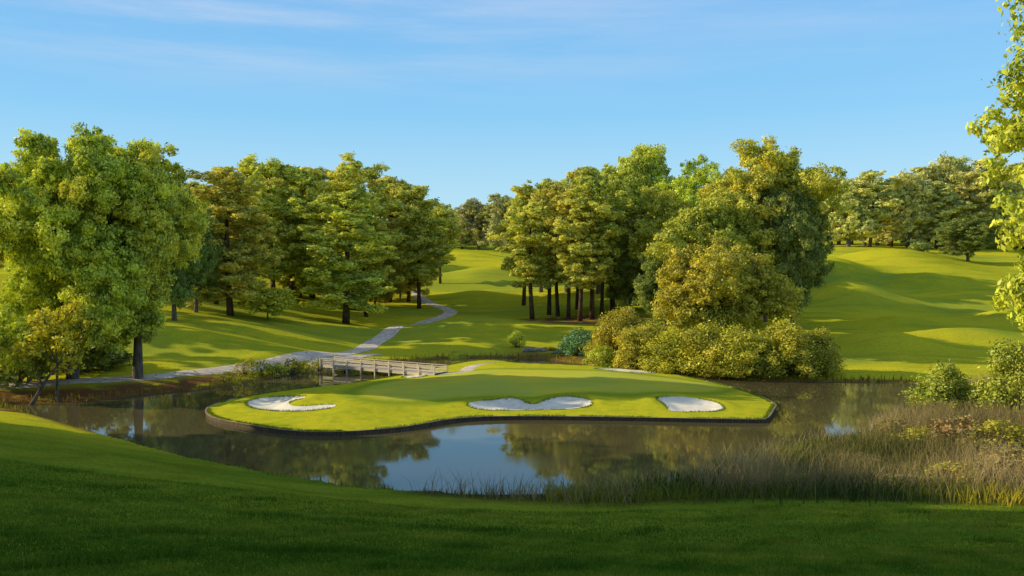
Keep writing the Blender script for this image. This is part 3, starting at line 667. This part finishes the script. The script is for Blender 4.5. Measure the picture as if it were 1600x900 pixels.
# bushes by the pond
GB = 'ochre bushes along the far bank of the pond'
for k, (px, d, top, wd, lab) in enumerate([
    (968, 128, 482, 85, 'tall lime tinged bush at the left end of the ochre bank bushes'),
    (1005, 123, 505, 90, 'bush second from the left among the ochre bank bushes'),
    (1050, 119, 518, 95, 'ochre bank bush right below the left side of the olive tree'),
    (1110, 116, 508, 100, 'ochre bank bush in the middle of the row'),
    (1165, 114, 512, 100, 'ochre bank bush right of the middle of the row'),
    (1222, 114, 503, 110, 'biggest bright ochre bank bush near the right end of the row'),
    (1272, 114, 515, 80, 'ochre bush at the right end of the row by the right fairway')]):
    plant('bush%d' % (k % 3), 'bank_bush', px, d, top, wd, lab, 'bush', GB)
plant('limebush0', 'bank_bush', 942, 124.5, 540, 55, 'low lime green bush at the foot of the tall left bank bush', 'bush')
plant('tealbush', 'round_bush', 906, 138, 513, 62, 'blue green rounded bush left of the ochre bank bushes', 'bush')
plant('limebush0', 'round_bush', 808, 146, 517, 26, 'small upright lime bush alone beside the creek mouth', 'bush')
# left bank shrubs
for k, (px, d, top, wd, lab) in enumerate([
    (382, 112.5, 559, 38, 'leftmost shrub of the low row on the bank left of the bridge'),
    (408, 113.5, 562, 36, 'second shrub from the left in the low row left of the bridge'),
    (432, 115, 564, 34, 'third shrub from the left in the low row left of the bridge'),
    (456, 117, 560, 36, 'middle shrub of the low row left of the bridge'),
    (478, 118.5, 563, 32, 'shrub just right of the middle of the low row left of the bridge'),
    (498, 121.5, 560, 32, 'rightmost shrub of the low row, touching the bridge end'),
    (350, 108, 580, 36, 'low dark shrub over the water below the left end of the shrub row')]):
    plant('bankbush%d' % (k % 2), 'bank_shrub', px, d, top, wd, lab, 'shrub', 'low shrubs on the bank left of the bridge')
for k, (px, d, top, wd, lab) in enumerate([
    (712, 143, 549, 26, 'low bush on the creek edge just right of the bridge'), (742, 144, 550, 22, 'low bush on the creek edge under the lit mound'), (776, 146, 546, 26, 'low olive bush on the creek edge left of the upright lime bush'),
    (858, 144, 542, 30, 'low bush behind the stones at the creek mouth'), (886, 141, 546, 30, 'low olive bush between the stones and the blue green bush'), (838, 152, 536, 30, 'low bush on the bank above the stones at the creek mouth')]):
    plant('bankbush%d' % (k % 2), 'bank_shrub', px, d, top, wd, lab, 'shrub', 'low bushes along the creek edge behind the island')
# far right
FR = 'trees along the top of the right fairway'
for k, (px, d, top, wd, lab) in enumerate([
    (1298, 350, 300, 60, 'leftmost tree of the far right tree line'), (1325, 345, 285, 65, 'second tree from the left in the far right tree line'),
    (1358, 342, 268, 75, 'bright rounded tree with a pale trunk in the far right tree line'), (1392, 360, 286, 60, 'tree in the dip of the far right tree line'),
    (1418, 348, 272, 70, 'spreading tree right of the dip in the far right tree line'), (1440, 365, 262, 70, 'back tree of the far right line behind the dark bush'),
    (1462, 345, 285, 75, 'tan tinged tree just right of the dark bush in the far right tree line'), (1482, 368, 247, 80, 'tallest dome topped tree of the far right tree line'),
    (1508, 350, 270, 75, 'tree above the small dark tree in the far right tree line'), (1538, 362, 250, 85, 'tall tree of the far right line next to the near right tree'),
    (1565, 350, 262, 80, 'far right line tree mostly hidden by the near right tree'), (1600, 360, 255, 85, 'far right line tree at the right edge of the view')]):
    plant('far%d' % (k % 3), 'distant_tree', px, d, top, wd, lab, 'tree', FR)
plant('darkbush', 'dark_bush', 1435, 322, 378, 30, 'low dark bush on the crest of the right fairway', 'bush')
plant('dark', 'small_tree', 1512, 283, 342, 72, 'small dark tree with a forked trunk on the right fairway', 'tree')
rg_ = np.random.default_rng(77)
for k in range(46):     # the wood behind the tree lines: each tree its own
    if k < 16: px, d, top = 640+k*14, 470+rg_.uniform(-12, 25), 330+rg_.uniform(-12, 10)
    elif k < 34: px, d, top = 1270+(k-16)*20, 392+rg_.uniform(-10, 22), 282+rg_.uniform(-14, 12)
    else: px, d, top = 150+(k-34)*24, 300+rg_.uniform(-12, 25), 300+rg_.uniform(-12, 15)
    o = plant(('hazy0', 'far1', 'hazy0')[k % 3], 'distant_tree', px, d, top, 60*420/d, ('one of the dim trees in the wood closing the middle fairway, behind the nearer row', 'one of the trees in the back row of the wood above the right fairway', 'one of the shaded trees in the wood behind the left pine grove')[(k >= 16)+(k >= 34)],
        'tree', ('wood behind the middle fairway', 'back row of the wood above the right fairway', 'wood behind the left grove')[(k >= 16)+(k >= 34)])
# near right
plant('right', 'broadleaf_tree', 1830, 62, -190, 430, 'bright yellow green tree cut off by the right edge of the view', 'tree', rz=1.3)
plant('limebush1', 'bank_shrub', 1598, 78, 535, 110, 'tall lime green shrub at the right edge of the view', 'shrub')
plant('greenbush', 'bank_shrub', 1482, 84, 568, 95, 'mid green shrub at the right end of the pond', 'shrub')
plant('greenbush', 'bank_shrub', 1535, 82, 596, 60, 'lower green shrub between the two right hand shrubs', 'shrub', rz=2)
# tall trees west of the view, whose shadow lies over the near bank
for k, (x, y, h) in enumerate([(-40, 20, 27), (-48, 33, 29), (-36, 7, 27), (-56, 45, 31), (-62, 57, 33), (-66, 68, 31)]):
    plant('round%d' % (k % 3), 'broadleaf_tree', 0, y, 0, 20*F/y, 'tall broadleaf tree on the near slope beyond the left edge of the view', 'tree', 'trees beyond the left edge of the view', x=x, h=h)

m_brush = mat_leaf('dry brush leaf', (.11, .105, .035), (.27, .22, .085), (.36, .25, .09), .4)
G['brushbush0'] = gen_bush(81, 2.4, 4.0, .20, 110, m_brush, M['greybark'], 34)
G['brushbush1'] = gen_bush(82, 2.0, 3.6, .20, 110, M['oak'], M['greybark'], 30)
for k, (px, d, top, wd, lab) in enumerate([
    (1400, 73, 655, 70, 'dry brown bush at the water edge left of the green shrubs'), (1450, 68, 668, 80, 'dry brush clump below the left green shrub'),
    (1500, 66, 650, 90, 'olive brush clump under the green shrubs on the right bank'), (1560, 64, 655, 100, 'dry brush clump at the right edge of the reed bank, upper one'),
    (1590, 57, 700, 110, 'olive brush clump at the right edge of the reed bank, lower one'), (1500, 56, 722, 80, 'dry bush in the lower right of the reed bank'),
    (1340, 62, 712, 70, 'olive bush standing in the middle of the reed bank'), (1240, 57, 742, 70, 'dry bush in the left middle of the reed bank'), (1420, 54, 745, 80, 'olive bush near the mown edge of the reed bank')]):
    plant('brushbush%d' % (k % 2), 'bank_bush', px, d, top, wd, lab, 'bush', 'brush on the reedy right bank')
# leaning dead trunk on the left bank
g = MB(); x0, y0 = PX(42, 91), 91
g.tube([(x0-.2, y0, ground(x0, y0)-.3), (x0+.5, y0+.2, ground(x0, y0)+1.0), (x0+1.6, y0+.6, 2.6), (x0+3.0, y0+1.2, 4.6)], [.26, .22, .16, .07], 8)
g.tube([(x0+1.2, y0+.45, 2.0), (x0+.9, y0+.2, 3.2), (x0+1.0, y0, 4.1)], [.10, .06, .03], 6)
tag(obj('dead_trunk', g.mesh('dead_trunk', M['greybark'], True)), 'bare leaning dead trunk on the muddy left bank', 'dead tree')

# rocks at the creek mouth
for k, (px, d, s, lab) in enumerate([(828, 142.5, .9, 'largest pale stone at the creek mouth behind the island'), (846, 143, .6, 'small stone right of the largest stone at the creek mouth'), (872, 140, .7, 'flat stone at the creek mouth nearest the blue green bush')]):
    rg = np.random.default_rng(90+k); V, Fq = [], []
    for i in range(7):
        for j in range(10):
            th, ph = math.pi*i/6, 2*math.pi*j/10; rr = s*(1+.22*math.sin(3*ph+k)*math.sin(2*th+1)+rg.normal()*.06)
            V.append((rr*1.4*math.sin(th)*math.cos(ph), rr*math.sin(th)*math.sin(ph), rr*.6*math.cos(th)))
    for i in range(6):
        for j in range(10): Fq.append((i*10+j, (i+1)*10+j, (i+1)*10+(j+1) % 10, i*10+(j+1) % 10))
    o = obj('stone', make_mesh('stone', V, Fq, M['rock'])); o.location = (PX(px, d), d, max(.1, ground(PX(px, d), d))+.1)
    tag(o, lab, 'stone', 'stones at the creek mouth')

# ------------------------------------------------------------------ reeds and bank grass (nobody could count them)
def blades(name, x, y, h, wd, mat, bend=.35, tint=None, seed=0, zz=None):
    rg = np.random.default_rng(seed); N = len(x); z = (np.maximum(ground_v(x, y), -.25) if zz is None else zz)-.05
    a = rg.uniform(0, 6.28, N); lean = rg.uniform(.05, bend, N)*h; la = rg.uniform(0, 6.28, N)
    sx, sy = np.cos(a)*wd*.5, np.sin(a)*wd*.5; lx, ly = np.cos(la)*lean, np.sin(la)*lean
    b0 = np.stack([x-sx, y-sy, z], 1); b1 = np.stack([x+sx, y+sy, z], 1)
    m0 = np.stack([x-sx*.8+lx*.3, y-sy*.8+ly*.3, z+h*.55], 1); m1 = np.stack([x+sx*.8+lx*.3, y+sy*.8+ly*.3, z+h*.55], 1)
    t0 = np.stack([x-sx*.15+lx, y-sy*.15+ly, z+h], 1); t1 = np.stack([x+sx*.15+lx, y+sy*.15+ly, z+h], 1)
    V = np.stack([b0, b1, m1, m0, t1, t0], 1).reshape(-1, 3); k = np.arange(N)*6
    Qn = np.concatenate([np.stack([k, k+1, k+2, k+3], 1), np.stack([k+3, k+2, k+4, k+5], 1)])
    t = rg.uniform(0, 1, N) if tint is None else np.clip(tint+rg.normal(size=N)*.14, 0, 1)
    o = obj(name, make_mesh(name, V, Qn, mat, {'tint': ('FACE', np.r_[t, t])})); o['kind'] = 'stuff'; return o
def scatter(n, x0, x1, y0, y1, f, seed):
    rg = np.random.default_rng(seed); X = rg.uniform(x0, x1, n); Y = rg.uniform(y0, y1, n); k = f(X, Y) > rg.uniform(0, 1, n); return X[k], Y[k]
m_reed = mat_blade('reed', [(.13, .145, .042), (.27, .22, .095), (.42, .32, .155), (.60, .46, .22)])
m_weed = mat_blade('weed', [(.05, .085, .018), (.12, .16, .026), (.26, .27, .03), (.46, .36, .04)])
X, Y = scatter(210000, -8, 75, 46, 108, lambda x, y: (1-smooth(-5, 1.2, sdist(x, y, REED)))*(.5+.5*wav(x, y, 2.2))*(1-.5*smooth(30, 60, x)), 5)
blades('reed_bed', X, Y, np.random.default_rng(1).uniform(.8, 2.5, len(X))*(.75+.35*wav(X, Y, 4, 3)), .035, m_reed, .9, .42+.35*wav(X, Y, 5, 7)+.25*smooth(-9, 0, sdist(X, Y, REED))*(Y > 55)+.35*np.exp(-((Y-52-.12*X)/3)**2)*(X > 14), 1)
X, Y = scatter(60000, 2, 70, 46, 85, lambda x, y: np.exp(-((sdist(x, y, REED)+2.2)/2.0)**2)*(y < 62+.3*x), 6)
blades('bank_weeds', X, Y, np.random.default_rng(2).uniform(.3, 1.1, len(X)), .07, m_weed, .7, .45+.5*wav(X, Y, 4, 2), 2)
X, Y = scatter(60000, -60, 12, 50, 95, lambda x, y: np.exp(-((sdist(x, y, WATER)-.3)/(.55+.5*smooth(-12, -2, x)))**2)*(.25+.75*smooth(-30, -8, x)), 7)
blades('shore_grass', X, Y, np.random.default_rng(3).uniform(.15, .8, len(X))*(.5+.5*smooth(-30, -8, X)+.25*smooth(-9, 0, X))*(.55+.45*wav(X, Y, 1.3, 2)), .05, m_weed, .5, .4+.35*wav(X, Y, 3, 4), 3)
X, Y = scatter(60000, -60, 60, 84, 145, lambda x, y: np.exp(-((sdist(x, y, WATER)-.5)/.7)**2), 8)
blades('far_shore_grass', X, Y, np.random.default_rng(4).uniform(.2, .8, len(X)), .09, m_weed, .5, .5+.4*wav(X, Y, 5, 4), 4)

m_turf = mat_blade('turf blade', [(.055, .135, .012), (.11, .20, .018), (.20, .27, .026), (.36, .33, .05)])
rg_ = np.random.default_rng(9); Y = 13+34*rg_.uniform(0, 1, 330000)**1.5; X = rg_.uniform(-.66, .66, len(Y))*Y
k = sdist(X, Y, REED) > .3; X, Y = X[k], Y[k]
blades('lawn_grass', X, Y, rg_.uniform(.06, .16, len(X))*(1+.9*(wav(X, Y, .9, 8) > .55)), .026, m_turf, .8, .45+.34*wav(X*.3, Y, 2.2, 6)+.25*wav(X, Y, .5, 2)-.1*smooth(10, -20, X), 12)
# longer grass hanging over the bunker lips and the bulkhead
rg_ = np.random.default_rng(31); ex, ey = [], []
for p in bpoly:
    q = resample(p, .05); ex.append(q[:, 0]); ey.append(q[:, 1])
q = resample(ISLE, .035); q = q+(cen-q)*.006; ex.append(q[:, 0]); ey.append(q[:, 1])
ex, ey = np.concatenate(ex), np.concatenate(ey); kk = rg_.integers(0, len(ex), 20000); kk = kk[wav(ex[kk], ey[kk], 1.1, 4) > -.35]
ex, ey = ex[kk]+rg_.normal(size=len(kk))*.10, ey[kk]+rg_.normal(size=len(kk))*.10
ez = np.maximum(isle_z(ex, ey, True), ZI)
blades('fringe_grass', ex, ey, rg_.uniform(.08, .26, len(ex)), .045, m_turf, .9, rg_.uniform(.2, .8, len(ex)), 13, ez)
# ------------------------------------------------------------------ light
ELEV, AZ = R(22), math.atan2(-1, .10)     # direction towards the sun measured from +Y, clockwise
sun = bpy.data.lights.new('sun', 'SUN'); sun.energy = 5.0; sun.angle = R(.5); sun.color = (1.0, .86, .52)
so = bpy.data.objects.new('sun', sun); C.objects.link(so)
sd_ = Vector((math.sin(AZ)*math.cos(ELEV), math.cos(AZ)*math.cos(ELEV), math.sin(ELEV)))
so.rotation_euler = sd_.to_track_quat('Z', 'Y').to_euler(); so.location = sd_*300
wld = bpy.data.worlds.new('World'); S.world = wld; wld.use_nodes = True
nt = wld.node_tree; nt.nodes.clear()
def wn(t, **kw):
    x = nt.nodes.new(t)
    for k, v in kw.items(): setattr(x, k, v)
    return x
sky = wn('ShaderNodeTexSky', sky_type='NISHITA', sun_disc=False, sun_elevation=ELEV, sun_rotation=-AZ, air_density=1.0, dust_density=.4, ozone_density=2.5, altitude=100)
tc = wn('ShaderNodeTexCoord'); mp = wn('ShaderNodeMapping'); mp.inputs['Scale'].default_value = (1.1, 1.1, 11); mp.inputs['Rotation'].default_value = (0, R(2), 0); mp.inputs['Location'].default_value = (3.1, .4, .2)
nz = wn('ShaderNodeTexNoise'); nz.inputs['Scale'].default_value = 2.2; nz.inputs['Detail'].default_value = 7; nz.inputs['Roughness'].default_value = .6
nt.links.new(tc.outputs['Generated'], mp.inputs[0]); nt.links.new(mp.outputs[0], nz.inputs['Vector'])
mr = wn('ShaderNodeMapRange', interpolation_type='SMOOTHSTEP'); mr.inputs['From Min'].default_value = .36; mr.inputs['From Max'].default_value = .88; mr.inputs['To Max'].default_value = .75
nt.links.new(nz.outputs['Fac'], mr.inputs[0])
sx = wn('ShaderNodeSeparateXYZ'); nt.links.new(tc.outputs['Generated'], sx.inputs[0])
mz = wn('ShaderNodeMapRange', interpolation_type='SMOOTHSTEP'); mz.inputs['From Min'].default_value = .16; mz.inputs['From Max'].default_value = .27
nt.links.new(sx.outputs['Z'], mz.inputs[0])
mm = wn('ShaderNodeMath', operation='MULTIPLY'); nt.links.new(mr.outputs[0], mm.inputs[0]); nt.links.new(mz.outputs[0], mm.inputs[1])
hs = wn('ShaderNodeHueSaturation'); hs.inputs['Saturation'].default_value = .62; hs.inputs['Value'].default_value = 1.1; nt.links.new(sky.outputs[0], hs.inputs['Color'])
mx = wn('ShaderNodeMix', data_type='RGBA'); mx.inputs[7].default_value = (6.2, 6.4, 7.2, 1)
xm = wn('ShaderNodeMapRange', interpolation_type='SMOOTHSTEP'); nt.links.new(sx.outputs['X'], xm.inputs[0])
xm.inputs['From Min'].default_value = .35; xm.inputs['From Max'].default_value = -.35; xm.inputs['To Min'].default_value = .35
m4 = wn('ShaderNodeMath', operation='MULTIPLY'); nt.links.new(mm.outputs[0], m4.inputs[0]); nt.links.new(xm.outputs[0], m4.inputs[1])
nt.links.new(m4.outputs[0], mx.inputs[0]); 
rp = wn('ShaderNodeValToRGB'); nt.links.new(sx.outputs['Z'], rp.inputs[0])
e = rp.color_ramp.elements; e[0].position = 0; e[0].color = (.76, .91, .96, 1); e[1].position = .30; e[1].color = (.17, .51, .95, 1)
for p_, c_ in ((.07, (.47, .79, .97, 1)), (.17, (.25, .63, .98, 1))): x_ = e.new(p_); x_.color = c_
ga = wn('ShaderNodeVectorMath', operation='SCALE'); ga.inputs['Scale'].default_value = 1/.12; nt.links.new(rp.outputs[0], ga.inputs[0])
fz = wn('ShaderNodeMapRange', interpolation_type='SMOOTHSTEP'); fz.inputs['From Min'].default_value = .28; fz.inputs['From Max'].default_value = .65; fz.inputs['To Min'].default_value = .85; fz.inputs['To Max'].default_value = .15; nt.links.new(sx.outputs['Z'], fz.inputs[0])
m2 = wn('ShaderNodeMix', data_type='RGBA'); nt.links.new(fz.outputs[0], m2.inputs[0]); nt.links.new(hs.outputs[0], m2.inputs[6]); nt.links.new(ga.outputs[0], m2.inputs[7])
nt.links.new(m2.outputs[2], mx.inputs[6])
bg = wn('ShaderNodeBackground'); bg.inputs['Strength'].default_value = .12; nt.links.new(mx.outputs[2], bg.inputs[0])
wo = wn('ShaderNodeOutputWorld'); nt.links.new(bg.outputs[0], wo.inputs[0])
